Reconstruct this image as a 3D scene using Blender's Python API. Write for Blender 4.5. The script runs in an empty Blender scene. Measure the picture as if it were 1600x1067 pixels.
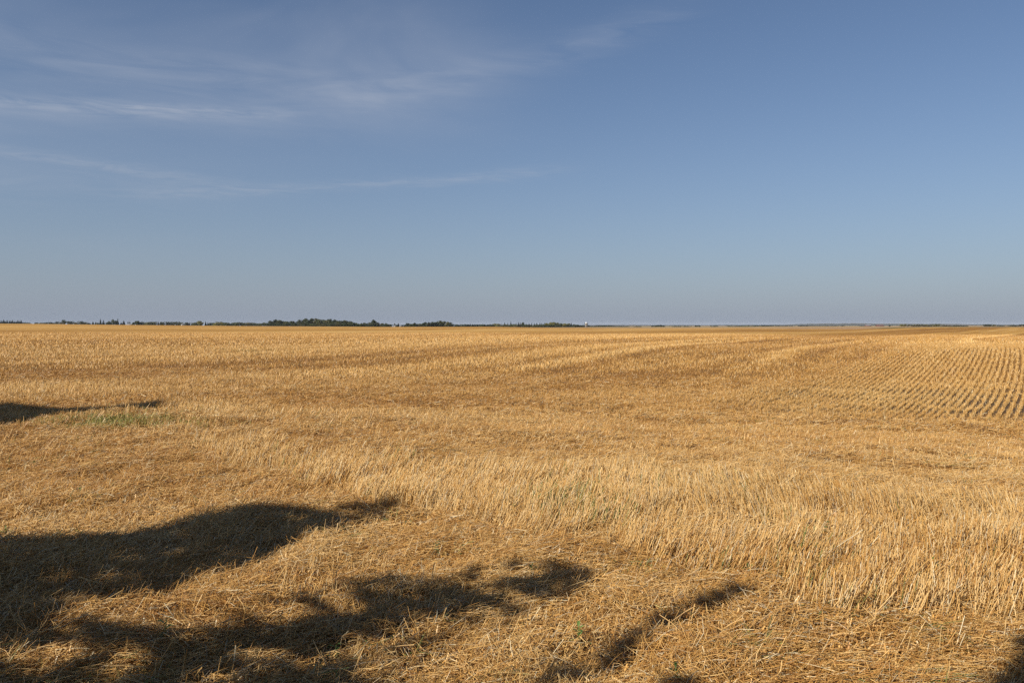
import bpy, math, random
import numpy as np
from mathutils import Vector

random.seed(7)
RNG = np.random.default_rng(11)
SC = bpy.context.scene
COL = SC.collection

# ------------------------------------------------------------------ camera model
F = 1244.0                     # focal length in photo pixels (photo 1600 x 1067)
EYE = 1.7
PITCH = math.atan(27.0 / F)    # looking slightly down
CP, SP = math.cos(PITCH), math.sin(PITCH)
HOR = 506.5                    # level line in the photo


def project(x, y, z):
    d = y * CP - (z - EYE) * SP
    v = y * SP + (z - EYE) * CP
    d = np.where(np.abs(d) < 1e-6, 1e-6, d)
    return 800 + F * x / d, 533.5 - F * v / d, d


def ground_at(px, py, z=0.0):
    """point of the level z where the photo shows pixel px,py"""
    dx = (px - 800) / F
    up = (533.5 - py) / F
    ry = CP + up * SP
    rz = -SP + up * CP
    t = (z - EYE) / rz
    return dx * t, ry * t


# ------------------------------------------------------------------ numpy noise
def _hash(ix, iy, seed):
    h = (ix.astype(np.int64) * 374761393 + iy.astype(np.int64) * 668265263 + seed * 1442695041) & 0x7fffffff
    h = ((h ^ (h >> 13)) * 1274126177) & 0x7fffffff
    h = h ^ (h >> 16)
    return (h & 0xffff) / 65535.0


def vnoise(x, y, seed=0):
    x = np.asarray(x, float); y = np.asarray(y, float)
    ix = np.floor(x); iy = np.floor(y)
    fx = x - ix; fy = y - iy
    fx = fx * fx * fx * (fx * (fx * 6 - 15) + 10)
    fy = fy * fy * fy * (fy * (fy * 6 - 15) + 10)
    a = _hash(ix, iy, seed); b = _hash(ix + 1, iy, seed)
    c = _hash(ix, iy + 1, seed); d = _hash(ix + 1, iy + 1, seed)
    return (a + (b - a) * fx) * (1 - fy) + (c + (d - c) * fx) * fy


def fbm(x, y, seed=0, n=3):
    t = 0; a = 0.5; s = 0
    for i in range(n):
        t = t + a * vnoise(x * 2 ** i, y * 2 ** i, seed + 17 * i)
        s += a; a *= 0.5
    return t / s


def sstep(a, b, x):
    t = np.clip((x - a) / (b - a), 0, 1)
    return t * t * (3 - 2 * t)


def inpoly(px, py, poly):
    px = np.asarray(px); py = np.asarray(py)
    r = np.zeros(px.shape, bool)
    n = len(poly)
    for i in range(n):
        x1, y1 = poly[i]; x2, y2 = poly[(i + 1) % n]
        if y1 == y2:
            continue
        c = ((y1 > py) != (y2 > py)) & (px < (x2 - x1) * (py - y1) / (y2 - y1) + x1)
        r ^= c
    return r


def blob(px, py, cx, cy, rx, ry, tilt=0.0):
    dx = px - cx; dy = py - cy - tilt * dx
    return np.exp(-((dx / rx) ** 2 + (dy / ry) ** 2))


# ------------------------------------------------------------------ terrain
# height of the field's far edge and of the land beyond, by bearing (photo column -> photo row)
CX = [-2000, 0, 120, 240, 430, 600, 760, 850, 1000, 1150, 1250, 1330, 1390, 1450, 1520, 1600, 3500]
CY = [502, 505.3, 506.6, 507.8, 509.3, 510.3, 509.9, 511.3, 512.4, 512.0, 513.4, 513.8, 512.6, 511.2, 510.9, 511.2, 511]
FX = [-2000, 0, 240, 600, 850, 930, 1000, 1200, 1600, 3500]
FY = [502.5, 505.8, 508.4, 510.7, 511.4, 511.2, 511.0, 510.6, 510.2, 510]
CREST = 430.0


def terrain(x, y):
    x = np.asarray(x, float); y = np.asarray(y, float)
    r = np.hypot(x, y)
    az = np.clip(np.arctan2(x, np.maximum(y, 1e-3)), -1.15, 1.15)
    col = 800 + F * np.tan(az)
    k = 1 / np.cos(az)
    yc = np.interp(col, CX, CY) + 0.5; yf = np.interp(col, FX, FY)
    zc = EYE - (yc - HOR) / F * np.maximum(r, CREST) / k
    near = zc * sstep(22, CREST, r)
    side = np.interp(col, [-2000, 250, 560, 820, 1100, 3500], [0.12, 0.12, 0.45, 0.75, 1.0, 1.0])
    dip = sstep(8.5, 23, r) * (1 - sstep(23.5, 50, r))
    brow = sstep(27, 54, r) * (1 - sstep(62, 150, r))
    near = near - 0.92 * side * dip + 0.34 * side * brow
    near = near + 0.2 * (fbm(x / 38, y / 38, 5) - 0.5) * sstep(18, 60, r) + 0.5 * (fbm(x / 110, y / 110, 9, 2) - 0.5) * sstep(60, 160, r) * (1 - sstep(300, CREST, r))
    lower = sstep(1000, 5200, r) * 1.6
    yfar = yf - lower * (col > 880)
    zf = EYE - (yfar + 0.1 - HOR) / F * r / k
    w = sstep(CREST, CREST + 240, r)
    z = near * (1 - w) + zf * w
    z = np.where(y < 0, z * sstep(-60, 0, y), z)
    return z


def ground_z(x, y):
    """terrain plus the small lumps of the straw-covered soil"""
    z = terrain(x, y)
    r = np.hypot(x, y)
    m = 1 - sstep(20, 45, r)
    z = z + m * (0.115 * (fbm(x / 0.5, y / 0.5, 21, 3) - 0.5) + 0.12 * (fbm(x / 2.3, y / 2.3, 33, 2) - 0.5))
    return z


# ------------------------------------------------------------------ what grows where (as seen on the ground)
STAND = [(300, 700), (420, 742), (560, 782), (640, 798), (760, 834), (880, 856), (980, 876), (1080, 908), (1200, 942), (1330, 966),
         (1460, 980), (1620, 1000), (2400, 1040), (2400, 800), (1600, 800), (1450, 784), (1300, 762), (1100, 746), (900, 733), (700, 722), (500, 705), (400, 690)]
ROWS = [(1120, 632), (1200, 640), (1300, 652), (1420, 658), (1700, 656), (2600, 660), (2600, 536), (1480, 536), (1430, 542), (1340, 566), (1240, 596), (1150, 618)]
ROW_AZ = math.radians(35.6)
ROW_STEP = 0.205


def row_coord(x, y):
    s = x * math.cos(ROW_AZ) - y * math.sin(ROW_AZ)
    t = np.clip(x * math.sin(ROW_AZ) + y * math.cos(ROW_AZ) - 24, -24, 60)
    return s + 0.0013 * t * t + 0.25 * (fbm(x / 26, y / 26, 71, 2) - 0.5)


def zones(x, y):
    """stand: share of standing stubble, row: drilled rows show, tone: -1 dark orange .. +1 pale, green"""
    px, py, d = project(x, y, terrain(x, y))
    px = np.clip(px, -3000, 5000); py = np.clip(py, 300, 3000)
    wob = 14 * (fbm(x / 0.9, y / 0.9, 41) - 0.5) * np.clip(10 / np.maximum(d, 1), 0.15, 3)
    st = inpoly(px + 2 * wob, py + 2.2 * wob, STAND) * 1.0
    st *= 0.35 + 0.65 * sstep(0.25, 0.5, fbm(x / 1.4, y / 1.0, 45, 2) + 0.12)
    jx = RNG.normal(0, 1, x.shape)
    row = inpoly(px + 16 * jx + 90 * (fbm(x / 4, y / 4, 43, 2) - 0.5), py + 3 * jx + 16 * (fbm(x / 3, y / 3, 47, 2) - 0.5), ROWS) * 1.0
    row = row * (0.72 + 0.28 * sstep(0.32, 0.5, fbm(x / 2.2, y / 5, 49, 2)))
    # far field: everything beyond the headland is standing, in combine passes along the rows
    s = row_coord(x, y)
    along = x * math.sin(ROW_AZ) + y * math.cos(ROW_AZ)
    rr = np.hypot(x, y)
    wide = sstep(95, 210, rr)
    lane = s + 1.2 * (vnoise(along / 60, s / 9, 55) - 0.5)
    q = np.abs((lane % 8.4) - 4.2); w1 = 0.45 + 0.5 * wide
    tracks = (0.75 * np.exp(-(q / w1) ** 2) - 0.38 * np.exp(-((q - 1.5) / (w1 * 1.2)) ** 2)) * (0.2 + 1.1 * vnoise(along / 45, np.floor(lane / 8.4), 53)) * sstep(26, 50, rr)
    sw = 0.5 * (fbm(s / 5.0, along / 150, 51, 2) - 0.5) + (0.2 + 0.6 * wide) * (vnoise(s / 12, along / 300, 57) - 0.5) + 0.8 * wide * (vnoise(s / 31, along / 420, 59) - 0.5) + 0.85 * (vnoise(s / 2.6, along / 220, 58) - 0.5) + 0.3 * (vnoise(s / 1.1, along / 40, 56) - 0.5) + tracks * (1 - 0.6 * row)
    edge = 640 + 14 * (fbm(px / 160, 0 * px, 61, 2) - 0.5)
    far = sstep(edge + 6, edge - 8, py)
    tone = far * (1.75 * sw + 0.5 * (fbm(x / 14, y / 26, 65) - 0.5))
    near = (1 - far)
    tone = tone + near * (1.3 * (fbm(x / 1.6, y / 1.6, 81) - 0.5) + 1.0 * (fbm(x / 0.35, y / 0.35, 83, 2) - 0.5))
    tone = tone + 0.55 * st
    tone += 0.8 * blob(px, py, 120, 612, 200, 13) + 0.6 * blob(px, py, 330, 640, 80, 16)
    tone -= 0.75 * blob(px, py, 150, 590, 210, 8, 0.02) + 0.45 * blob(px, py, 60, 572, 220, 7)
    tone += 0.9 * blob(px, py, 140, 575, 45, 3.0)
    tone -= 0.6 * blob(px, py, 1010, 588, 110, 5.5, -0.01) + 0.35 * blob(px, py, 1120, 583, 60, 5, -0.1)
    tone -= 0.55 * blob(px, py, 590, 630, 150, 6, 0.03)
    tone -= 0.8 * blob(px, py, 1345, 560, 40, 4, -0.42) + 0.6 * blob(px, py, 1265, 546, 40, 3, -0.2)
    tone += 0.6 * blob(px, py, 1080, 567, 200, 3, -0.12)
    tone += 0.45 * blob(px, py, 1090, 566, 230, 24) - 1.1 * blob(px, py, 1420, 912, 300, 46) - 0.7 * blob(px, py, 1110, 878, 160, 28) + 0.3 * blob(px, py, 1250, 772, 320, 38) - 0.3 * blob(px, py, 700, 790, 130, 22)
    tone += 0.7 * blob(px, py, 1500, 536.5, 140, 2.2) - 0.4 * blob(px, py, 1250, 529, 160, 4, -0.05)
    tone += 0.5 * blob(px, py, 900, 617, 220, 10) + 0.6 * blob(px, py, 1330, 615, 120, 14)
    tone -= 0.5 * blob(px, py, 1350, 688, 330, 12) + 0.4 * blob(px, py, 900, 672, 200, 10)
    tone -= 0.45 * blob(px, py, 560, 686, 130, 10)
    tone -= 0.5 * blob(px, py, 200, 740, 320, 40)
    soil = 1.6 * blob(px, py, 1480, 632, 240, 19) * row + 1.1 * blob(px, py, 1270, 617, 140, 18) * row + 0.8 * blob(px, py, 1540, 718, 110, 7)
    green = 1.1 * blob(px, py, 195, 658, 70, 11) + 0.5 * blob(px, py, 880, 790, 60, 25) + 0.45 * blob(px, py, 395, 549, 45, 2.2)
    green = green * sstep(0.3, 0.6, fbm(x / 0.5, y / 0.5, 91, 2)) + 0.16 * sstep(0.62, 0.8, fbm(x / 0.45, y / 0.45, 95, 2)) * near
    return st, row, tone, far, np.clip(soil, 0, 1), np.clip(green, 0, 1), px, py, d


# base colours (linear)
C_PALE = np.array([0.73, 0.50, 0.218])
C_GOLD = np.array([0.605, 0.343, 0.094])
C_BROWN = np.array([0.405, 0.193, 0.047])
C_GREY = np.array([0.56, 0.43, 0.26])
C_WHITE = np.array([0.84, 0.70, 0.44])
C_GREEN = np.array([0.17, 0.20, 0.05])
C_SOIL = np.array([0.085, 0.055, 0.032])


FAR_K = np.array([0.76, 0.715, 0.60])


def straw_colour(tone, rnd, green, rnd2, spread=1.05, depth=0.0):
    t = np.clip(0.5 + 0.42 * tone + spread * (rnd - 0.5), 0, 1)[:, None]
    c = np.where(t < 0.5, C_BROWN + (C_GOLD - C_BROWN) * (t / 0.5), C_GOLD + (C_PALE - C_GOLD) * ((t - 0.5) / 0.5))
    g = (rnd2 > 0.91)[:, None]
    c = np.where(g, C_GREY * (0.6 + 0.6 * rnd[:, None]), c)
    g = (rnd2 > 0.965)[:, None]
    c = np.where(g, C_WHITE * (0.85 + 0.15 * rnd[:, None]), c)
    gg = (rnd2 < green)[:, None]
    c = np.where(gg, C_GREEN * (0.7 + 0.6 * rnd[:, None]), c)
    return c * np.clip(1 + depth * tone, 0.62, 1.3)[:, None]


# ------------------------------------------------------------------ object helpers
def tag(o, label=None, cat=None, group=None, kind=None):
    if label: o['label'] = label
    if cat: o['category'] = cat
    if group: o['group'] = group
    if kind: o['kind'] = kind
    return o


def link(name, me, mat=None, parent=None):
    o = bpy.data.objects.new(name, me)
    COL.objects.link(o)
    if mat and me is not None and not me.materials: me.materials.append(mat)
    if parent: o.parent = parent
    return o


def empty(name, loc, rz=0):
    o = bpy.data.objects.new(name, None)
    o.empty_display_size = 0.3
    COL.objects.link(o); o.location = loc; o.rotation_euler = (0, 0, rz)
    return o


def np_mesh(name, verts, loops, sizes, col=None):
    me = bpy.data.meshes.new(name)
    nv = len(verts); nl = len(loops); nf = len(sizes)
    me.vertices.add(nv); me.loops.add(nl); me.polygons.add(nf)
    me.vertices.foreach_set('co', np.ascontiguousarray(verts, np.float32).ravel())
    me.loops.foreach_set('vertex_index', np.ascontiguousarray(loops, np.int32))
    st = np.zeros(nf, np.int32); st[1:] = np.cumsum(sizes)[:-1]
    me.polygons.foreach_set('loop_start', st)
    if col is not None:
        a = me.attributes.new('col', 'FLOAT_COLOR', 'POINT')
        c = np.ones((nv, 4), np.float32); c[:, :3] = col
        a.data.foreach_set('color', c.ravel())
    me.update(calc_edges=True)
    return me


class MB:
    """collects faces for one mesh"""
    def __init__(s): s.v = []; s.f = []; s.c = []

    def quad(s, pts, c=None):
        b = len(s.v); s.v += [tuple(p) for p in pts]; s.f.append(tuple(range(b, b + len(pts))))
        s.c += [c or (1, 1, 1)] * len(pts)

    def tube(s, pts, rad, n=6, cap=True):
        b = len(s.v); pts = [Vector(p) for p in pts]
        for i, p in enumerate(pts):
            d = (pts[min(i + 1, len(pts) - 1)] - pts[max(i - 1, 0)])
            d = d.normalized() if d.length > 0 else Vector((0, 0, 1))
            u = d.orthogonal().normalized() if abs(d.z) < 0.95 else Vector((1, 0, 0))
            u = (u - d * u.dot(d)).normalized(); w = d.cross(u)
            for k in range(n):
                a = 2 * math.pi * k / n
                s.v.append(tuple(p + (u * math.cos(a) + w * math.sin(a)) * rad[i])); s.c.append((1, 1, 1))
        for i in range(len(pts) - 1):
            for k in range(n):
                k2 = (k + 1) % n
                s.f.append((b + i * n + k, b + i * n + k2, b + (i + 1) * n + k2, b + (i + 1) * n + k))
        if cap:
            s.f.append(tuple(b + k for k in reversed(range(n))))
            s.f.append(tuple(b + (len(pts) - 1) * n + k for k in range(n)))

    def box(s, x0, x1, y0, y1, z0, z1):
        b = len(s.v)
        s.v += [(x0, y0, z0), (x1, y0, z0), (x1, y1, z0), (x0, y1, z0), (x0, y0, z1), (x1, y0, z1), (x1, y1, z1), (x0, y1, z1)]
        s.c += [(1, 1, 1)] * 8
        s.f += [(b, b + 3, b + 2, b + 1), (b + 4, b + 5, b + 6, b + 7), (b, b + 1, b + 5, b + 4), (b + 1, b + 2, b + 6, b + 5), (b + 2, b + 3, b + 7, b + 6), (b + 3, b, b + 4, b + 7)]

    def mesh(s, name):
        sizes = np.array([len(f) for f in s.f], np.int32)
        loops = np.array([i for f in s.f for i in f], np.int32)
        return np_mesh(name, np.array(s.v), loops, sizes, np.array(s.c))


# ------------------------------------------------------------------ materials
def new_mat(name):
    m = bpy.data.materials.new(name); m.use_nodes = True
    nt = m.node_tree
    b = nt.nodes['Principled BSDF']
    return m, nt, b


def col_mat(name, rough=0.6, spec=0.3, transl=0.0, noise=0.0, nscale=3.0):
    m, nt, b = new_mat(name)
    a = nt.nodes.new('ShaderNodeAttribute'); a.attribute_name = 'col'
    src = a.outputs['Color']
    if noise:
        n = nt.nodes.new('ShaderNodeTexNoise'); n.inputs['Scale'].default_value = nscale; n.inputs['Detail'].default_value = 4
        g = nt.nodes.new('ShaderNodeNewGeometry'); nt.links.new(g.outputs['Position'], n.inputs['Vector'])
        mr = nt.nodes.new('ShaderNodeMapRange'); mr.inputs['To Min'].default_value = 1 - noise; mr.inputs['To Max'].default_value = 1 + noise
        mr.inputs['From Min'].default_value = 0.25; mr.inputs['From Max'].default_value = 0.75
        nt.links.new(n.outputs['Fac'], mr.inputs['Value'])
        mx = nt.nodes.new('ShaderNodeVectorMath'); mx.operation = 'SCALE'
        nt.links.new(src, mx.inputs[0]); nt.links.new(mr.outputs['Result'], mx.inputs['Scale'])
        src = mx.outputs['Vector']
    nt.links.new(src, b.inputs['Base Color'])
    b.inputs['Roughness'].default_value = rough
    b.inputs['Specular IOR Level'].default_value = spec
    if transl:
        t = nt.nodes.new('ShaderNodeBsdfTranslucent'); nt.links.new(src, t.inputs['Color'])
        mix = nt.nodes.new('ShaderNodeMixShader'); mix.inputs['Fac'].default_value = transl
        out = nt.nodes['Material Output']
        nt.links.new(b.outputs[0], mix.inputs[1]); nt.links.new(t.outputs[0], mix.inputs[2]); nt.links.new(mix.outputs[0], out.inputs['Surface'])
    return m


def flat_mat(name, c, rough=0.7, spec=0.3, var=0.15, scale=2.0, metal=0.0):
    m, nt, b = new_mat(name)
    n = nt.nodes.new('ShaderNodeTexNoise'); n.inputs['Scale'].default_value = scale; n.inputs['Detail'].default_value = 5
    tc = nt.nodes.new('ShaderNodeTexCoord'); nt.links.new(tc.outputs['Object'], n.inputs['Vector'])
    r = nt.nodes.new('ShaderNodeValToRGB')
    r.color_ramp.elements[0].position = 0.3; r.color_ramp.elements[1].position = 0.7
    r.color_ramp.elements[0].color = [v * (1 - var) for v in c] + [1]
    r.color_ramp.elements[1].color = [min(1, v * (1 + var)) for v in c] + [1]
    nt.links.new(n.outputs['Fac'], r.inputs['Fac']); nt.links.new(r.outputs['Color'], b.inputs['Base Color'])
    b.inputs['Roughness'].default_value = rough; b.inputs['Specular IOR Level'].default_value = spec; b.inputs['Metallic'].default_value = metal
    return m


M_STRAW = col_mat('straw', 0.5, 0.45, 0.12)
M_LEAF = col_mat('leaves', 0.6, 0.25, 0.2)
M_NEEDLE = col_mat('needles', 0.7, 0.2, 0.05)
M_WEED = col_mat('weed_leaf', 0.5, 0.35, 0.25)
M_BARK = flat_mat('bark', (0.16, 0.12, 0.085), 0.9, 0.1, 0.4, 6)
M_FIELD = col_mat('field', 0.85, 0.12, 0, 0.22, 9.0)
M_WHITE = flat_mat('white_siding', (0.60, 0.59, 0.55), 0.6, 0.3, 0.06)
M_ROOFRED = flat_mat('red_roof', (0.125, 0.07, 0.062), 0.7, 0.2, 0.2)
M_ROOFGREY = flat_mat('grey_roof', (0.22, 0.22, 0.23), 0.6, 0.3, 0.15)
M_ROOFWHITE = flat_mat('white_metal_roof', (0.75, 0.77, 0.80), 0.4, 0.5, 0.05)
M_WALLRED = flat_mat('red_boards', (0.11, 0.05, 0.042), 0.8, 0.2, 0.2)
M_CONC = flat_mat('silo_concrete', (0.25, 0.235, 0.205), 0.8, 0.2, 0.12, 1.0)
M_DARK = flat_mat('dark_steel', (0.055, 0.06, 0.065), 0.6, 0.4, 0.2)
M_PALE = flat_mat('weathered_white_siding', (0.42, 0.41, 0.38), 0.7, 0.3, 0.08)
M_GLASS = flat_mat('window_glass', (0.03, 0.035, 0.04), 0.1, 0.6, 0.1)

# field: add a fine bump so that the bare sheet between the straws is not smooth
_nt = M_FIELD.node_tree
_g = _nt.nodes.new('ShaderNodeNewGeometry')
_n = _nt.nodes.new('ShaderNodeTexNoise'); _n.inputs['Scale'].default_value = 14; _n.inputs['Detail'].default_value = 6
_b = _nt.nodes.new('ShaderNodeBump'); _b.inputs['Strength'].default_value = 0.8; _b.inputs['Distance'].default_value = 0.06
_nt.links.new(_g.outputs['Position'], _n.inputs['Vector']); _nt.links.new(_n.outputs['Fac'], _b.inputs['Height'])
_nt.links.new(_b.outputs['Normal'], _nt.nodes['Principled BSDF'].inputs['Normal'])


# ------------------------------------------------------------------ the field sheet
def build_ground():
    front = np.radians(np.arange(-37, 37.01, 0.14))
    rest = np.radians(np.arange(38, 322.01, 2.0))
    az = np.concatenate([front, rest])
    r = [0.25]
    while r[-1] < 12500:
        q = r[-1]
        k = 1.008 if q < 60 else (1.0042 if q < 470 else 1.03)
        r.append(q * k if q > 2 else q + 0.08)
    r = np.array(r)
    A, R = np.meshgrid(az, r)
    X = R * np.sin(A); Y = R * np.cos(A)
    x = X.ravel(); y = Y.ravel()
    z = ground_z(x, y)
    st, row, tone, far, soil, green, px, py, d = zones(x, y)
    rr = np.hypot(x, y)
    # between the straws near the camera: chaff over soil; far off: the colour of stubble seen from the side
    n1 = fbm(x / 0.12, y / 0.12, 3, 2)
    chaff = C_BROWN * 0.5
    nearc = chaff[None, :] * (0.55 + 0.9 * n1)[:, None]
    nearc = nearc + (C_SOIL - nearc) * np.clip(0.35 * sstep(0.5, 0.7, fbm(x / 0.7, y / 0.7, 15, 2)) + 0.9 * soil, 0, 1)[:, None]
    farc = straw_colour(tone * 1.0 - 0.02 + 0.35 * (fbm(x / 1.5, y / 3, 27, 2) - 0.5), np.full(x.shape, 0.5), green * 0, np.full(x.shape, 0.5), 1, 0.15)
    farc = farc + (C_GREEN - farc) * np.clip(green * 0.6, 0, 1)[:, None]
    w = sstep(28, 120, rr)[:, None]
    c = nearc * (1 - w) + farc * FAR_K * 0.86 * w
    # land beyond the field edge: other fields, a green verge on the right
    cell = fbm(x / 420, y / 420, 77, 1)
    other = np.where((cell < 0.4)[:, None], np.array([0.30, 0.185, 0.10]), np.where((cell < 0.6)[:, None], np.array([0.36, 0.25, 0.115]), np.array([0.13, 0.13, 0.06])))
    col = px
    verge = sstep(CREST - 2, CREST + 4, rr) * (1 - sstep(CREST + 90, CREST + 130, rr)) * sstep(1340, 1400, col)
    other = other + (np.array([0.085, 0.105, 0.028]) - other) * verge[:, None]
    red = sstep(600, 700, rr) * (1 - sstep(1700, 1900, rr)) * sstep(1150, 1260, col)
    other = other + (np.array([0.30, 0.18, 0.10]) - other) * red[:, None]
    w2 = sstep(CREST - 4, CREST + 3, rr + 5 * (fbm(x / 6, y / 6, 99) - 0.5))[:, None]
    c = c * (1 - w2) + other * w2
    na = len(az); nr = len(r)
    i = np.arange(nr - 1)[:, None] * na
    j = np.arange(na)[None, :]
    j2 = (j + 1) % na
    q = np.stack([i + j, i + j2, i + na + j2, i + na + j], -1).reshape(-1, 4)[:, ::-1]
    # centre disc
    v = np.stack([x, y, z], 1)
    loops = np.concatenate([q.ravel(), np.arange(na)[::-1]])
    sizes = np.concatenate([np.full(len(q), 4, np.int32), [na]])
    me = np_mesh('field_ground', v, loops, sizes.astype(np.int32), c)
    o = link('ground', me, M_FIELD)
    me.polygons.foreach_set('use_smooth', np.ones(len(sizes), bool))
    tag(o, 'rolling harvested field ground of soil and chaff running to the horizon', 'ground', kind='structure')
    return o


# ------------------------------------------------------------------ straw
def basis(dirv):
    ref = np.where(np.abs(dirv[:, 2:3]) > 0.9, np.array([[1., 0, 0]]), np.array([[0, 0, 1.]]))
    u = np.cross(dirv, ref); u /= np.linalg.norm(u, axis=1, keepdims=True) + 1e-9
    w = np.cross(dirv, u)
    return u, w


def prisms(P, rad, roll):
    """P: list of (n,3) rings; three-sided stems"""
    n = len(P[0]); k = len(P)
    d = P[-1] - P[0]; d = d / (np.linalg.norm(d, axis=1, keepdims=True) + 1e-9)
    u, w = basis(d)
    V = np.zeros((n, k * 3, 3))
    for i, p in enumerate(P):
        rr = rad * (1.0 if i == 0 else 0.92)
        for s in range(3):
            a = roll + 2 * math.pi * s / 3
            V[:, i * 3 + s] = p + (u * np.cos(a)[:, None] + w * np.sin(a)[:, None]) * rr[:, None]
    fc = []
    for i in range(k - 1):
        for s in range(3):
            s2 = (s + 1) % 3
            fc.append([i * 3 + s, i * 3 + s2, i * 3 + 3 + s2, i * 3 + 3 + s])
    fc = np.array(fc)
    L = (np.arange(n)[:, None, None] * (k * 3) + fc[None]).reshape(-1)
    return V.reshape(-1, 3), L, np.full(n * len(fc), 4, np.int32), k * 3


def blades(P0, P1, half, ang):
    """flat stems, one quad each, facing at random"""
    n = len(P0)
    t = np.stack([np.cos(ang), np.sin(ang), 0 * ang], 1) * half[:, None]
    V = np.stack([P0 - t, P0 + t, P1 + t * 0.7, P1 - t * 0.7], 1).reshape(-1, 3)
    return V, np.arange(4 * n), np.full(n, 4, np.int32), 4


def scatter(r0, r1, n, a0=-38.0, a1=38.0):
    a = np.radians(RNG.uniform(a0, a1, n))
    r = np.sqrt(RNG.uniform(r0 * r0, r1 * r1, n))
    return r * np.sin(a), r * np.cos(a)


def joined(name, parts, mat, label, cat):
    off = 0; V = []; L = []; S = []; C = []
    for (v, l, s, k), c in parts:
        V.append(v); L.append(l + off); S.append(s); C.append(np.repeat(c, k, axis=0)); off += len(v)
    me = np_mesh(name, np.concatenate(V), np.concatenate(L), np.concatenate(S), np.concatenate(C))
    return tag(link(name, me, mat), label, cat, kind='stuff')


def litter_parts():
    parts = []
    for (r0, r1, n, l0, l1, rad) in ((2.7, 6.5, 200000, 0.03, 0.19, 0.0015), (6.5, 11, 270000, 0.03, 0.17, 0.0018), (11, 20, 300000, 0.035, 0.16, 0.0025), (20, 34, 160000, 0.07, 0.24, 0.0045)):
        x, y = scatter(r0, r1, n)
        st, row, tone, far, soil, green, px, py, d = zones(x, y)
        keep = RNG.random(n) < np.clip(1.0 - 0.6 * st - 0.72 * row - 0.8 * soil - 0.3 * far, 0.04, 1) * (0.30 + 0.85 * sstep(0.34, 0.6, fbm(x / 0.45, y / 0.45, 111, 3)))
        x, y, tone, green, far, st = x[keep], y[keep], tone[keep], green[keep], far[keep], st[keep]
        n = len(x)
        L = l0 + (l1 - l0) * RNG.random(n) ** 2.8
        # the straw lies mostly across, thrown by the combine in swirls
        flow = 5.0 * (fbm(x / 0.9, y / 0.9, 121, 2) - 0.5)
        a = flow + RNG.normal(0, 1.1, n)
        tilt = np.abs(RNG.normal(0, 0.22, n)) + (RNG.random(n) < 0.12) * RNG.uniform(0.3, 1.1, n) * (L < 0.13)
        base = RNG.random(n) ** 1.7 * 0.055 + 0.003
        dx = np.cos(a) * np.cos(tilt) * L; dy = np.sin(a) * np.cos(tilt) * L; dz = np.sin(tilt) * L
        x0, y0 = x - dx / 2, y - dy / 2
        g = ground_z(x, y)
        P0 = np.stack([x0, y0, np.maximum(g + base, ground_z(x0, y0) + 0.003)], 1)
        P2 = np.stack([x0 + dx, y0 + dy, np.maximum(g + base + dz, ground_z(x0 + dx, y0 + dy) + 0.004)], 1)
        b = RNG.normal(0, 0.05, (n, 3)) * L[:, None]; b[:, 2] = np.abs(b[:, 2])
        P1 = (P0 + P2) / 2 + b
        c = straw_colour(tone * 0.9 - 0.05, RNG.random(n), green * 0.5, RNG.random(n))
        rads = rad * RNG.uniform(0.55, 1.35, n)
        big = RNG.random(n) < 0.035
        rads = np.where(big, rads * 1.9, rads); c = np.where(big[:, None], c * 0.5 + C_PALE * 0.55, c)
        if r1 <= 11:
            parts.append((prisms([P0, P1, P2], rads, RNG.random(n) * 6.28), c))
        else:
            parts.append((prisms([P0, P2], rads, RNG.random(n) * 6.28), c))
    return parts


def chaff_parts():
    n = 150000
    x, y = scatter(3.0, 10, n)
    st, row, tone, far, soil, green, px, py, d = zones(x, y)
    L = RNG.uniform(0.01, 0.05, n)
    a = RNG.uniform(0, 6.28, n); tilt = RNG.normal(0, 0.5, n)
    g = ground_z(x, y) + RNG.random(n) ** 1.5 * 0.035 + 0.004
    P0 = np.stack([x, y, g], 1)
    P1 = P0 + np.stack([np.cos(a) * np.cos(tilt) * L, np.sin(a) * np.cos(tilt) * L, np.abs(np.sin(tilt)) * L], 1)
    c = straw_colour(tone - 0.3, RNG.random(n), green * 0.5, RNG.random(n))
    return [(blades(P0, P1, RNG.uniform(0.0018, 0.005, n), a + 1.57), c)]


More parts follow.
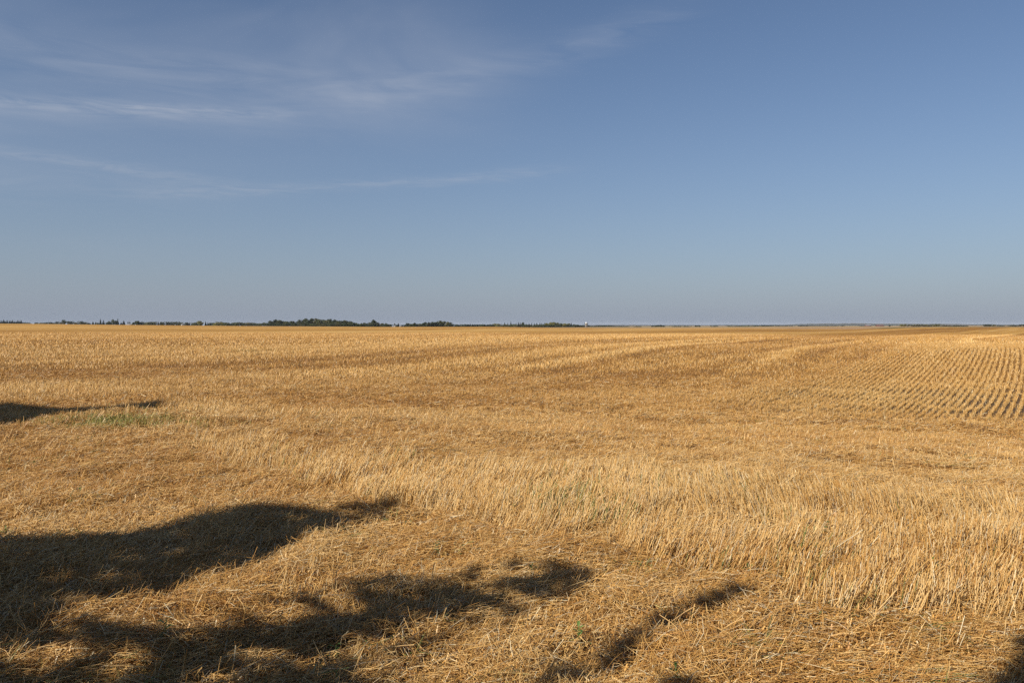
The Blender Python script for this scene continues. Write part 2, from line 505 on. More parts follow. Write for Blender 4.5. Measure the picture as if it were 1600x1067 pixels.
def standing_parts():
    parts = []
    for (r0, r1, n, rad, solid) in ((4.0, 8, 85000, 0.0024, True), (8, 13, 150000, 0.0029, True), (13, 19, 200000, 0.0036, False)):
        x, y = scatter(r0, r1, n)
        st, row, tone, far, soil, green, px, py, d = zones(x, y)
        left = blob(px, py, 120, 620, 260, 26)
        p = np.clip(st + 0.9 * left + 0.07 * (1 - far), 0, 1) * (1 - row)
        p = np.where(far > 0.5, np.maximum(p, 0.35 * (1 - row)), p)
        p *= (0.12 + 0.9 * sstep(0.36, 0.62, fbm(x / 0.22, y / 0.22, 131, 2))) * (0.45 + 0.7 * sstep(0.35, 0.6, fbm(x / 0.9, y / 0.7, 133, 2)))
        keep = RNG.random(n) < p
        x, y, st, tone, green, d, px, py = x[keep], y[keep], st[keep], tone[keep], green[keep], d[keep], px[keep], py[keep]
        n = len(x)
        h = np.where(st > 0.2, RNG.normal(0.148, 0.045, n), RNG.normal(0.09, 0.035, n))
        h = np.clip(h, 0.03, 0.3) * (0.7 + 0.6 * fbm(x / 0.8, y / 0.8, 135, 2))
        lx = 0.34 - 0.75 * blob(px, py, 1330, 775, 300, 45) - 0.25 * blob(px, py, 1500, 830, 150, 60) + 0.5 * (fbm(x / 1.0, y / 1.0, 137, 2) - 0.5)
        lx = lx + RNG.normal(0, 0.17, n) + (RNG.random(n) < 0.12) * RNG.normal(0, 0.7, n); ly = 0.1 + RNG.normal(0, 0.25, n)
        g = ground_z(x, y) - 0.01
        P0 = np.stack([x, y, g], 1)
        P1 = P0 + np.stack([lx * h, ly * h, h], 1)
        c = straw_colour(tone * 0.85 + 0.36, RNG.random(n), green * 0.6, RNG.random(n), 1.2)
        rads = rad * RNG.uniform(0.6, 1.25, n)
        if solid:
            parts.append((prisms([P0, P1], rads, RNG.random(n) * 6.28), c))
        else:
            parts.append((blades(P0, P1, rads, RNG.random(n) * 6.28), c))
    return parts


def row_parts():
    parts = []
    for (r0, r1, n, half) in ((15, 26, 150000, 0.0030), (26, 40, 300000, 0.0042), (40, 64, 300000, 0.0075)):
        x, y = scatter(r0, r1, n, 11.0, 36.0)
        s = row_coord(x, y)
        k = np.round(s / ROW_STEP)
        ds = k * ROW_STEP - s + RNG.normal(0, 0.020, n)
        x = x + ds * math.cos(ROW_AZ); y = y - ds * math.sin(ROW_AZ)
        st, row, tone, far, soil, green, px, py, d = zones(x, y)
        p = row * (0.35 + 0.9 * sstep(0.3, 0.6, fbm(x / 0.35, y / 0.35, 141, 2)))
        keep = RNG.random(n) < p
        x, y, tone, green = x[keep], y[keep], tone[keep], green[keep]
        n = len(x)
        h = np.clip(RNG.normal(0.084, 0.028, n), 0.03, 0.18)
        P0 = np.stack([x, y, ground_z(x, y) - 0.01], 1)
        P1 = P0 + np.stack([RNG.normal(0.05, 0.22, n) * h, RNG.normal(0.05, 0.22, n) * h, h], 1)
        c = straw_colour(tone * 0.7 + 0.3, RNG.random(n), green * 0, RNG.random(n)) * FAR_K * 1.06
        parts.append((blades(P0, P1, half * RNG.uniform(0.6, 1.2, n), RNG.random(n) * 6.28), c))
    return parts


def far_parts():
    parts = []
    for (r0, r1, n, half, hh) in ((17, 30, 380000, 0.0038, 0.07), (30, 60, 600000, 0.0075, 0.07), (60, 150, 700000, 0.016, 0.075)):
        x, y = scatter(r0, r1, n)
        st, row, tone, far, soil, green, px, py, d = zones(x, y)
        p = (1 - 0.86 * row) * (1 - 0.7 * soil) * np.where(far > 0.5, 1.0, 0.35) * (0.5 + 0.6 * sstep(0.3, 0.65, fbm(x / 1.1, y / 1.1, 151, 2))) * (0.75 + 0.5 * np.clip(tone, -0.5, 0.5))
        keep = RNG.random(n) < p
        x, y, tone, green = x[keep], y[keep], tone[keep], green[keep]
        n = len(x)
        h = np.clip(RNG.normal(hh, 0.035, n), 0.03, 0.25) * (1 + 0.4 * np.clip(tone, -0.6, 0.8))
        P0 = np.stack([x, y, ground_z(x, y) - 0.01], 1)
        P1 = P0 + np.stack([RNG.normal(0.1, 0.3, n) * h, RNG.normal(0.1, 0.3, n) * h, h], 1)
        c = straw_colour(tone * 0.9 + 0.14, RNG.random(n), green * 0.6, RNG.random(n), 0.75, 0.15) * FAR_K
        parts.append((blades(P0, P1, half * RNG.uniform(0.6, 1.3, n), RNG.random(n) * 6.28), c))
    return parts


def grass_patch():
    n = 2600
    cx, cy = ground_at(195, 657)
    x = cx + RNG.normal(0, 0.75, n); y = cy + RNG.normal(0, 0.42, n)
    keep = RNG.random(n) < 0.15 + 0.85 * sstep(0.4, 0.6, fbm(x / 0.35, y / 0.35, 161, 2))
    x, y = x[keep], y[keep]; n = len(x)
    h = RNG.uniform(0.04, 0.12, n)
    P0 = np.stack([x, y, ground_z(x, y)], 1)
    P1 = P0 + np.stack([RNG.normal(0, 0.35, n) * h, RNG.normal(0, 0.35, n) * h, h], 1)
    c = np.array([0.20, 0.19, 0.05])[None] * RNG.uniform(0.6, 1.5, (n, 1)) + np.array([0.05, 0.02, 0])[None] * RNG.random((n, 1))
    return [(blades(P0, P1, np.full(n, 0.005), RNG.random(n) * 6.28), c)]


# ------------------------------------------------------------------ weeds
def weed(px, py, size, nl, hue, label):
    x, y = ground_at(px, py)
    z = float(ground_z(np.array([x]), np.array([y]))[0])
    e = empty('weed', (x, y, z - 0.01))
    tag(e, label, 'weed', 'green weeds in the cut straw')
    rnd = random.Random(int(px * 7 + py))
    st = MB(); st.tube([(0, 0, 0), (0.01 * size, 0, size * 0.45), (0.03 * size, 0.01, size * 0.85)], [0.004, 0.003, 0.002], 5)
    me = st.mesh('weed_stem'); me.attributes['col'].data.foreach_set('color', np.tile(np.array([0.10, 0.14, 0.03, 1], np.float32), len(st.v)))
    link('stem', me, M_WEED, e)
    for i in range(nl):
        m = MB()
        a = 2.4 * i + rnd.uniform(-0.5, 0.5)
        zz = size * (0.06 + 0.80 * i / max(1, nl - 1)); L = size * rnd.uniform(0.45, 0.75) * (1.0 - 0.4 * i / nl)
        W = L * rnd.uniform(0.17, 0.27); el = 0.35 + 0.6 * i / nl + rnd.uniform(-0.2, 0.2)
        ca, sa = math.cos(a), math.sin(a)
        k = rnd.uniform(0.7, 1.25); c = tuple(v * k for v in hue)
        prev = None
        for t in range(7):
            u = t / 6.0
            wd = W * (math.sin(math.pi * min(1, u * 0.93 + 0.04)) ** 0.8) * (1 + 0.12 * (-1) ** t)
            rr = L * u; hz = zz + math.sin(el) * rr - 0.55 * L * u * u * 0.6; hr = math.cos(el) * rr
            mid = (ca * hr + 0.02 * size, sa * hr, hz)
            lft = (mid[0] - sa * wd, mid[1] + ca * wd, hz + wd * 0.35); rgt = (mid[0] + sa * wd, mid[1] - ca * wd, hz + wd * 0.35)
            if prev:
                m.quad([prev[0], prev[1], mid, lft], c); m.quad([prev[1], prev[2], rgt, mid], c)
            prev = (lft, mid, rgt)
        link('leaf', m.mesh('weed_leaf'), M_WEED, e)
    return e


# ------------------------------------------------------------------ trees on the horizon
def leaf_cloud(mb, lobes, n, size, hue, var, rnd):
    """small facets spread through overlapping lobes, denser near their skins"""
    tot = sum(l[3] ** 2 for l in lobes)
    for (cx, cy, cz, r, sq) in lobes:
        lk = rnd.uniform(0.75, 1.25)
        for i in range(max(4, int(n * r * r / tot))):
            d = Vector((rnd.gauss(0, 1), rnd.gauss(0, 1), rnd.gauss(0, 1))).normalized()
            q = r * (0.55 + 0.5 * rnd.random() ** 0.6)
            p = Vector((cx + d.x * q, cy + d.y * q, cz + d.z * q * sq))
            nrm = (d + Vector((rnd.gauss(0, .6), rnd.gauss(0, .6), rnd.gauss(0, .6)))).normalized()
            u = nrm.orthogonal().normalized(); w = nrm.cross(u)
            a = rnd.uniform(0, 6.28); u, w = u * math.cos(a) + w * math.sin(a), w * math.cos(a) - u * math.sin(a)
            s = size * rnd.uniform(0.5, 1.2)
            k = lk * rnd.uniform(1 - var, 1 + var); yb = rnd.uniform(0.85, 1.2)
            c = (hue[0] * k * yb, hue[1] * k, hue[2] * k)
            mb.quad([p - u * s, p - w * s * 0.6, p + u * s, p + w * s * 0.6], c)


def proto_broad(seed, hue, spread=0.42, low=0.12, leaf=0.066):
    """unit-height broadleaf: returns (trunk mesh, crown mesh); height 1, width ~2*spread"""
    rnd = random.Random(seed)
    t = MB()
    t.tube([(0, 0, -0.02), (0.01, 0, 0.3), (0.02, 0.01, 0.7)], [0.028, 0.02, 0.008], 6)
    for k in range(4):
        a = rnd.uniform(0, 6.28); b = rnd.uniform(0.2, 0.45)
        t.tube([(0.01, 0, b), (math.cos(a) * spread * .4, math.sin(a) * spread * .4, b + 0.2), (math.cos(a) * spread * .7, math.sin(a) * spread * .7, b + 0.32)], [0.013, 0.008, 0.003], 4)
    c = MB(); lobes = []
    for k in range(9):
        a = rnd.uniform(0, 6.28); h = low + 0.16 + (0.86 - low - 0.16) * (k / 8.0)
        env = spread * (math.sin(math.pi * (0.12 + 0.80 * (h - low) / (1 - low))) ** 0.7)
        q = env * rnd.uniform(0.3, 0.62)
        r = min(env * rnd.uniform(0.5, 0.68), 0.98 - h if h > 0.8 else 9)
        lobes.append((math.cos(a) * q, math.sin(a) * q, h, max(0.1, r), 0.85))
    leaf_cloud(c, lobes, 700, leaf, hue, 0.3, rnd)
    return t.mesh('broadleaf_trunk'), c.mesh('broadleaf_crown')


def proto_spruce(seed, hue, spread=0.19):
    rnd = random.Random(seed)
    t = MB(); t.tube([(0, 0, -0.02), (0, 0, 0.5), (0, 0, 0.97)], [0.02, 0.012, 0.003], 6)
    c = MB(); nt = 15
    for k in range(nt):
        h = 0.06 + 0.92 * k / (nt - 1)
        R = spread * (1 - h) ** 0.85 * rnd.uniform(0.75, 1.15) + 0.012
        nb = max(5, int(13 * (1 - h) + 5)); ph = rnd.uniform(0, 6.28)
        for b in range(nb):
            a = ph + 6.283 * b / nb + rnd.uniform(-.25, .25); rr = R * rnd.uniform(0.65, 1.15)
            wd = 0.5 * rr * rnd.uniform(0.5, 0.8) + 0.008
            dz = -0.35 * rr; ca, sa = math.cos(a), math.sin(a)
            k2 = rnd.uniform(0.65, 1.35); cc = tuple(v * k2 for v in hue)
            c.quad([(0, 0, h + 0.02), (ca * rr * .55 - sa * wd, sa * rr * .55 + ca * wd, h + dz * .4), (ca * rr, sa * rr, h + dz), (ca * rr * .55 + sa * wd, sa * rr * .55 - ca * wd, h + dz * .4)], cc)
            c.quad([(0, 0, h - 0.01), (ca * rr * .8, sa * rr * .8, h + dz * .7 + 0.01), (ca * rr * .75, sa * rr * .75, h + dz - 0.05 * (1 - h) - 0.012), (ca * rr * .2, sa * rr * .2, h - 0.05)], cc)
    return t.mesh('spruce_trunk'), c.mesh('spruce_crown')


HUES = {'dark': (0.034, 0.047, 0.018), 'mid': (0.062, 0.074, 0.024), 'yellow': (0.135, 0.132, 0.034), 'spruce': (0.019, 0.030, 0.017), 'olive': (0.090, 0.088, 0.032)}
PROTO = {}
for _h in ('dark', 'mid', 'yellow', 'olive'):
    PROTO['tall_' + _h] = [proto_broad(100 + i * 7 + len(_h), HUES[_h], 0.36 + 0.06 * i, -0.02, 0.075) for i in range(3)]
    PROTO['bush_' + _h] = [proto_broad(200 + i * 7 + len(_h), HUES[_h], 0.75 + 0.15 * i, -0.14, 0.11) for i in range(3)]
PROTO['spruce'] = [proto_spruce(300 + i, HUES['spruce'], 0.15 + 0.035 * i) for i in range(4)]

ORD = ['first', 'second', 'third', 'fourth', 'fifth', 'sixth', 'seventh', 'eighth', 'ninth', 'tenth', 'eleventh', 'twelfth', 'thirteenth', 'fourteenth', 'fifteenth', 'sixteenth',
       'seventeenth', 'eighteenth', 'nineteenth', 'twentieth', 'twenty-first', 'twenty-second', 'twenty-third', 'twenty-fourth', 'twenty-fifth', 'twenty-sixth', 'twenty-seventh', 'twenty-eighth', 'twenty-ninth', 'thirtieth']
NAMES = {'tall': 'broadleaf_tree', 'bush': 'round_bush', 'spruce': 'spruce_tree'}
CATS = {'tall': 'tree', 'bush': 'bush', 'spruce': 'spruce'}
_tr = random.Random(5)


def put_tree(kind, px, top, D, wide, label, group):
    """wide: crown width in photo pixels"""
    kk = kind.split('_')[0]
    t, c = _tr.choice(PROTO[kind])
    x = D * (px - 800) / F
    z = float(terrain(np.array([x]), np.array([D]))[0])
    h = EYE + (HOR - top) / F * D - z
    if kk == 'bush': h += (0.7 if D < 1800 else 0.9) / F * D
    h = max(h, 1.5)
    e = empty(NAMES[kk], (x, D, z), _tr.uniform(0, 6.28))
    co = np.array([v.co[:] for v in c.vertices]); w0 = np.ptp(co[:, 0])
    sx = wide / F * D / w0 * {'bush': 1.65 if D < 1800 else 2.1, 'tall': 1.3, 'spruce': 1.4}[kk]
    e.scale = (sx, sx, h / co[:, 2].max())
    tag(e, label, CATS[kk], group)
    mt = M_NEEDLE if kk == 'spruce' else M_LEAF
    for nm, me, m in (('trunk', t, M_BARK), ('crown', c, mt)):
        link(nm, me, m, e)
    return e


def cluster(where, group, D, items, dj=0.03):
    """items: (kind, px, top, width px, special label or None); others are numbered from the left within their look"""
    items = sorted(items, key=lambda i: i[1]); count = {}
    look = {'tall_dark': 'dark leafy tree', 'tall_mid': 'green leafy tree', 'tall_yellow': 'yellow-green tree', 'tall_olive': 'olive leafy tree',
            'bush_dark': 'dark bush', 'bush_mid': 'green bush', 'bush_yellow': 'yellow-green bush', 'bush_olive': 'olive bush', 'spruce': 'pointed dark spruce'}
    tot = {}
    for it in items:
        if not it[4]: tot[it[0]] = tot.get(it[0], 0) + 1
    for it in items:
        if it[4]: lab = it[4]
        elif tot[it[0]] == 1: lab = 'only %s %s' % (look[it[0]], where)
        else:
            i = count.get(it[0], 0); count[it[0]] = i + 1
            lab = '%s %s from left %s' % (ORD[i], look[it[0]], where)
        put_tree(it[0], it[1], it[2], D * (1 + _tr.uniform(-dj, dj)), it[3], lab, group)


def build_trees():
    r = random.Random(3)
    it = []
    for i in range(13):
        it.append(('spruce', 0.5 + i * 2.75 + r.uniform(-.5, .5), 499.6 + r.uniform(-1.2, 1.6) + 0.09 * i, 3.6, None))
    cluster('in the row at the left frame edge', 'spruces at the left frame edge', 1500, it)
    cluster('in scrub beside the left-edge spruce row', 'scrub right of the left-edge spruces', 1500,
            [('bush_olive', 38, 504.2, 6, None), ('bush_olive', 45, 504.4, 6, None), ('bush_dark', 57, 504.5, 4, None), ('bush_olive', 65, 504.4, 7, None), ('bush_dark', 72, 504.2, 6, None), ('bush_dark', 78, 503.6, 5, None), ('bush_olive', 83, 504.6, 5, None)])
    cluster('in the farmyard around the white shed', 'trees of the farmyard with the white shed', 1450, [
        ('bush_dark', 90, 502.8, 4, None), ('bush_olive', 95, 503.2, 5, None),
        ('tall_dark', 100.3, 499.2, 6.5, 'blocky dark tree standing clear above its bushes left of the farmyard'),
        ('bush_dark', 107.5, 502.2, 5.5, None), ('bush_dark', 112.2, 502.2, 5, None), ('bush_olive', 118, 504.2, 6, None), ('bush_dark', 125.2, 501.8, 6, None), ('bush_mid', 131, 504, 5, None), ('bush_olive', 134.5, 503.2, 4, None),
        ('bush_dark', 139, 505, 5, None), ('spruce', 145.5, 502.2, 4.5, None), ('spruce', 149.5, 502.4, 4, None), ('bush_mid', 153, 504.5, 4, None),
        ('spruce', 157.2, 497.2, 5, 'tall pointed spruce, first of the tall ones in the farmyard from the left'), ('spruce', 161.8, 499.6, 4.2, None), ('bush_dark', 167, 504, 4.5, None), ('tall_dark', 170.3, 501.5, 5, None),
        ('spruce', 174.0, 500.2, 3, None), ('tall_dark', 177.2, 498.6, 4.4, None), ('tall_dark', 180.8, 500.4, 4.5, None), ('spruce', 184.2, 497.2, 3.6, 'slim tall spruce at the right end of the tall farmyard group'),
        ('spruce', 189.5, 503, 4, None), ('spruce', 193.5, 500.6, 6, None), ('spruce', 200.2, 502, 4, None), ('spruce', 203, 501.8, 3.6, None)])
    it = [('tall_dark', 208.5, 503.2, 5, None), ('tall_dark', 212.6, 501.2, 5, None), ('tall_dark', 216.2, 500.9, 5, None), ('bush_dark', 220, 503, 6, None), ('bush_mid', 226, 503.8, 6, None), ('bush_yellow', 231, 504.3, 6, None),
          ('bush_mid', 236, 503.2, 7, None), ('bush_mid', 242, 503, 7, None), ('spruce', 247.5, 501.6, 4.5, None), ('spruce', 251.5, 502.4, 4, None), ('bush_dark', 256, 502.8, 7, None), ('spruce', 260.5, 502.2, 4, None), ('bush_dark', 265, 503, 7, None), ('spruce', 270, 502.5, 4, None),
          ('bush_mid', 276, 503, 6, None), ('spruce', 280.5, 501.9, 4.5, None), ('bush_mid', 283, 503.8, 5, None), ('bush_dark', 292, 504, 5, None), ('spruce', 296, 503, 4, None), ('bush_mid', 301, 504.5, 6, None), ('bush_mid', 307, 504.3, 6, None)]
    cluster('in the tree line around the white house', 'tree line around the small white house', 1400, it)
    it = [('tall_yellow', 313, 501.2, 9, 'bright yellow-green tree rising above the low tree line left of the wood'), ('spruce', 321.5, 501.8, 3.6, None), ('spruce', 325, 503.2, 3.6, None), ('bush_dark', 329, 504.6, 5, None), ('bush_mid', 334, 504.8, 7, None),
          ('bush_yellow', 341, 503.2, 9, None), ('bush_yellow', 348, 503.2, 9, None), ('bush_mid', 355, 504.4, 7, None), ('bush_dark', 361, 505.2, 6, None), ('bush_mid', 367, 504.4, 6, None), ('bush_mid', 373, 503.8, 8, None), ('bush_dark', 380, 504.6, 6, None),
          ('bush_olive', 387, 504, 9, None), ('bush_mid', 394, 504.4, 7, None), ('bush_dark', 400, 505.4, 5, None), ('bush_mid', 404, 505, 5, None), ('bush_mid', 408, 505.6, 5, None), ('tall_mid', 413, 503.6, 5, None), ('bush_mid', 417, 505.6, 5, None)]
    cluster('in the low row left of the wood', 'low tree row left of the long wood', 1300, it)
    # the long wood
    hx = [418, 424, 429.6, 436, 442, 448, 454, 460, 467, 473, 479, 486, 493, 498, 504, 510, 516, 522, 528, 533, 538, 543, 548, 552]
    ht = [504, 500.6, 498.6, 499.6, 501.2, 502, 501.2, 501.4, 499, 498.8, 497.2, 497, 497.2, 498.6, 499, 500, 498, 498.6, 500.5, 500.8, 500.0, 500.4, 501.6, 504]
    ks = ['tall_dark', 'tall_dark', 'tall_dark', 'tall_mid', 'tall_mid', 'tall_mid', 'tall_dark', 'tall_olive', 'tall_dark', 'tall_mid', 'tall_dark', 'tall_dark', 'tall_olive', 'tall_mid', 'tall_mid', 'tall_olive', 'tall_dark', 'tall_dark', 'tall_mid', 'tall_dark', 'tall_olive', 'tall_mid', 'tall_dark', 'tall_dark']
    cluster('in the long dense wood left of centre', 'trees of the long dense wood', 1150, [(k, x, t, 9.5, None) for k, x, t in zip(ks, hx, ht)], 0.02)
    it = []
    for i, x in enumerate(np.arange(422, 552, 7.2)):
        it.append((('bush_dark', 'bush_mid', 'bush_dark', 'bush_olive')[i % 4], float(x), 505.2 + r.uniform(-.8, .8), 10, None))
    cluster('at the foot of the long wood', 'undergrowth at the foot of the long wood', 1105, it, 0.01)
    it = [('tall_mid', 557, 504, 4, None), ('tall_dark', 561, 505.2, 4, None), ('tall_mid', 565, 504.6, 4.5, None), ('tall_mid', 569, 503.6, 5, None), ('tall_dark', 573, 504.6, 4.5, None), ('tall_mid', 577, 503.4, 4.5, None), ('tall_dark', 580.5, 502.6, 5, None),
          ('tall_dark', 585, 498.8, 8, 'round-headed dark tree standing above the sparse row right of the wood'), ('tall_dark', 590.5, 503.4, 5, None), ('tall_olive', 595, 505.2, 5, None), ('tall_mid', 599, 504.4, 4.5, None), ('tall_dark', 603.5, 504.6, 4.5, None), ('bush_mid', 607, 506.8, 5, None)]
    for x in np.arange(556, 609, 5.6): it.append(('bush_dark', float(x), 506.6 + r.uniform(-.4, .5), 7, None))
    cluster('in the sparse row right of the wood', 'sparse tree row right of the wood', 1150, it)
    cluster('beside the small square white building', 'trees beside the square white building', 1250, [
        ('bush_dark', 611.5, 507, 4.5, None), ('spruce', 616.4, 504.6, 5.2, 'dark spruce directly behind the small square white building'), ('spruce', 622.5, 504.6, 4.8, 'dark spruce right of the small square white building'), ('bush_dark', 620, 507, 4, None), ('bush_dark', 627.5, 508, 4, None), ('bush_dark', 631.5, 507.6, 4, None)])
    it = [('tall_dark', 636.5, 504.6, 7, None), ('tall_mid', 642, 505.6, 6, None), ('tall_dark', 647, 504, 6.5, None), ('tall_mid', 652, 505.4, 6, None), ('tall_mid', 657, 505.4, 6.5, None), ('tall_dark', 663.5, 502.8, 8, None), ('tall_dark', 669, 503.2, 7.5, None), ('tall_dark', 675, 502.6, 8.5, None),
          ('tall_mid', 681, 502.4, 8, None), ('tall_mid', 687, 500.8, 9.5, None), ('tall_dark', 693, 501.4, 9, None), ('tall_olive', 698, 502.2, 8, None), ('tall_dark', 703, 503.6, 7, None), ('tall_dark', 707, 506, 5, None)]
    for x in (639, 646, 654, 661, 669, 677, 685, 693, 701): it.append(('bush_dark', float(x), 507, 9, None))
    cluster('in the rounded dark grove near the centre', 'trees of the rounded dark grove', 1180, it, 0.02)
    it = []
    for i, x in enumerate(np.arange(711, 766, 3.9)):
        it.append(('spruce', float(x) + r.uniform(-.4, .4), 505.4 + r.uniform(-.4, 1.0), 3.0, None))
    for i, x in enumerate(np.arange(712, 768, 6.0)):
        it.append(('bush_dark', float(x), 507.4 + r.uniform(-.3, .5), 7.5, None))
    cluster('in the low shelterbelt right of the grove', 'low shelterbelt of small spruces', 1300, it, 0.01)
    it = [('bush_yellow', 771, 505.8, 7, None), ('bush_yellow', 776, 506.2, 6, None), ('bush_olive', 781, 506.4, 7, None), ('bush_olive', 787, 506.8, 7, None), ('bush_olive', 794, 506.8, 8, None), ('bush_mid', 801, 507, 8, None), ('bush_olive', 808, 506.8, 8, None),
          ('bush_mid', 815, 507, 8, None), ('bush_mid', 822, 507.4, 8, None), ('bush_olive', 829, 507, 8, None), ('bush_mid', 836, 507.2, 8, None), ('bush_mid', 843, 507.4, 8, None), ('bush_mid', 849, 507, 8, None),
          ('spruce', 784, 505, 3.4, None), ('spruce', 788.6, 503, 3.6, None), ('spruce', 793.5, 503.6, 3, None), ('spruce', 798.2, 501.4, 3.6, 'tallest spruce poking out of the mixed row left of the silo'), ('spruce', 803, 504.2, 3.4, None), ('spruce', 806.5, 503.8, 3.4, None), ('spruce', 810, 502.6, 3.6, None),
          ('spruce', 812.7, 502.8, 3.4, None), ('tall_dark', 817.6, 503, 5, None), ('spruce', 822, 504.4, 3, None), ('spruce', 826.6, 503.8, 3, None), ('spruce', 830.6, 503.6, 3.2, None), ('spruce', 834.8, 504.6, 3, None), ('spruce', 838.7, 503.8, 3.6, None), ('spruce', 843.5, 503.4, 3.4, None), ('spruce', 846.6, 503.8, 3.4, None), ('spruce', 850.5, 504, 3.4, None)]
    cluster('in the mixed row left of the silo', 'mixed row left of the silo', 1350, it, 0.02)
    it = [('tall_yellow', 855, 504.4, 7, None), ('tall_yellow', 860, 503.2, 8.5, None), ('tall_yellow', 865.5, 503, 8.5, None), ('tall_olive', 871, 503.8, 8, None), ('tall_mid', 876, 504.8, 7.5, None), ('tall_yellow', 882, 505, 7.5, None), ('tall_yellow', 887.5, 505, 7, None),
          ('spruce', 892.6, 504, 3.6, 'single spruce among the yellow-green trees beside the silo'), ('tall_olive', 898, 506.4, 6, None), ('tall_mid', 903, 507, 6, None), ('bush_dark', 908.5, 508.4, 7, None)]
    for x in (853, 861, 869, 877, 885, 893, 901): it.append(('bush_dark', float(x), 508, 9, None))
    cluster('in the pale grove beside the silo', 'yellow-green grove left of the silo', 1300, it, 0.02)
    # right of the silo: farther off
    it = [('bush_dark', 919.5, 509.2, 4, None), ('bush_dark', 925, 509.9, 6, None), ('bush_dark', 931.5, 509.6, 6, None), ('bush_dark', 938, 509.2, 7, None), ('bush_dark', 945, 508.8, 7, None), ('bush_dark', 951, 509, 6, None), ('bush_dark', 959, 509.9, 7, None), ('bush_dark', 967, 510.2, 7, None), ('bush_dark', 976, 510.3, 8, None)]
    cluster('in the far bluish line beyond the silo', 'far bluish line right of the silo', 2300, it)
    it = [('tall_dark', 1020, 508.6, 5, None), ('tall_dark', 1024, 508.2, 5, None), ('tall_dark', 1028.5, 507.6, 6, None), ('tall_dark', 1033, 507.4, 6, None), ('tall_dark', 1037, 508.4, 5, None), ('bush_olive', 996, 510.2, 8, None), ('bush_olive', 1054, 510, 5, None), ('bush_olive', 1062, 510.2, 6, None), ('bush_olive', 1074, 510.2, 8, None)]
    cluster('in the small clump right of the silo', 'small clump right of centre', 1900, it)
    it = [('tall_dark', 1088, 508.4, 5, None), ('tall_dark', 1092, 508.2, 5, None), ('bush_olive', 1116, 509.8, 7, None), ('bush_yellow', 1142, 510, 8, None), ('bush_olive', 1150, 510.2, 8, None), ('bush_yellow', 1159, 509.8, 8, None), ('bush_yellow', 1168, 509.6, 8, None), ('bush_olive', 1176, 510.2, 6, None)]
    cluster('in the thin hedge below the hills', 'thin far hedge below the blue hills', 2100, it)
    it = [('bush_dark', 1184, 509.2, 6, None), ('bush_dark', 1190, 509, 7, None), ('bush_dark', 1197, 509.2, 7, None), ('bush_dark', 1203, 508.8, 7, None), ('bush_dark', 1213, 509.6, 5, None), ('bush_dark', 1221, 510, 6, None), ('tall_dark', 1229, 508.4, 5, None), ('bush_dark', 1236, 510, 6, None), ('tall_dark', 1250, 508.2, 5.5, None), ('bush_dark', 1255, 509.4, 7, None), ('bush_dark', 1262, 510, 7, None),
          ('bush_dark', 1270, 510.2, 8, None), ('bush_dark', 1281, 510.4, 8, None), ('tall_dark', 1293, 509.2, 5, None), ('bush_dark', 1302, 510.4, 7, None), ('tall_dark', 1316, 508.9, 6, None), ('bush_mid', 1346, 509.8, 6, None), ('bush_mid', 1354, 509.8, 6, None)]
    cluster('in the hedgerow left of the red barn', 'far hedgerow left of the red-roofed barn', 2600, it)
    it = [('tall_dark', 1390, 507.6, 3.4, 'small dark tree just right of the red-roofed barn'), ('tall_yellow', 1409, 506.4, 5, None), ('tall_yellow', 1414, 506, 5, None), ('tall_olive', 1419, 506.8, 5, None), ('bush_olive', 1428, 507.6, 7, None), ('bush_olive', 1436, 507.4, 8, None), ('bush_olive', 1445, 507.2, 8, None), ('bush_olive', 1453, 507.6, 7, None),
          ('tall_yellow', 1461, 506.4, 6, None), ('tall_yellow', 1466, 506.2, 6, None), ('bush_olive', 1474, 508.2, 7, None), ('bush_olive', 1483, 508.8, 8, None), ('bush_mid', 1494, 508.8, 9, None), ('bush_mid', 1506, 509.2, 9, None)]
    cluster('on the rise right of the red barn', 'trees on the grassy rise right of the barn', 1500, it)
    it = [('tall_dark', 1539, 506.8, 4.6, None), ('tall_dark', 1543, 506.4, 5, None), ('tall_dark', 1547, 506.4, 4.6, None), ('bush_olive', 1553, 507.4, 4, None), ('bush_mid', 1564, 509.2, 7, None), ('bush_mid', 1580, 508.8, 6, None), ('bush_dark', 1588, 508.4, 7, None), ('tall_dark', 1595, 506.6, 6, None), ('tall_dark', 1600, 506.4, 6, None)]
    cluster('on the skyline near the right edge', 'trees near the right frame edge', 1600, it)


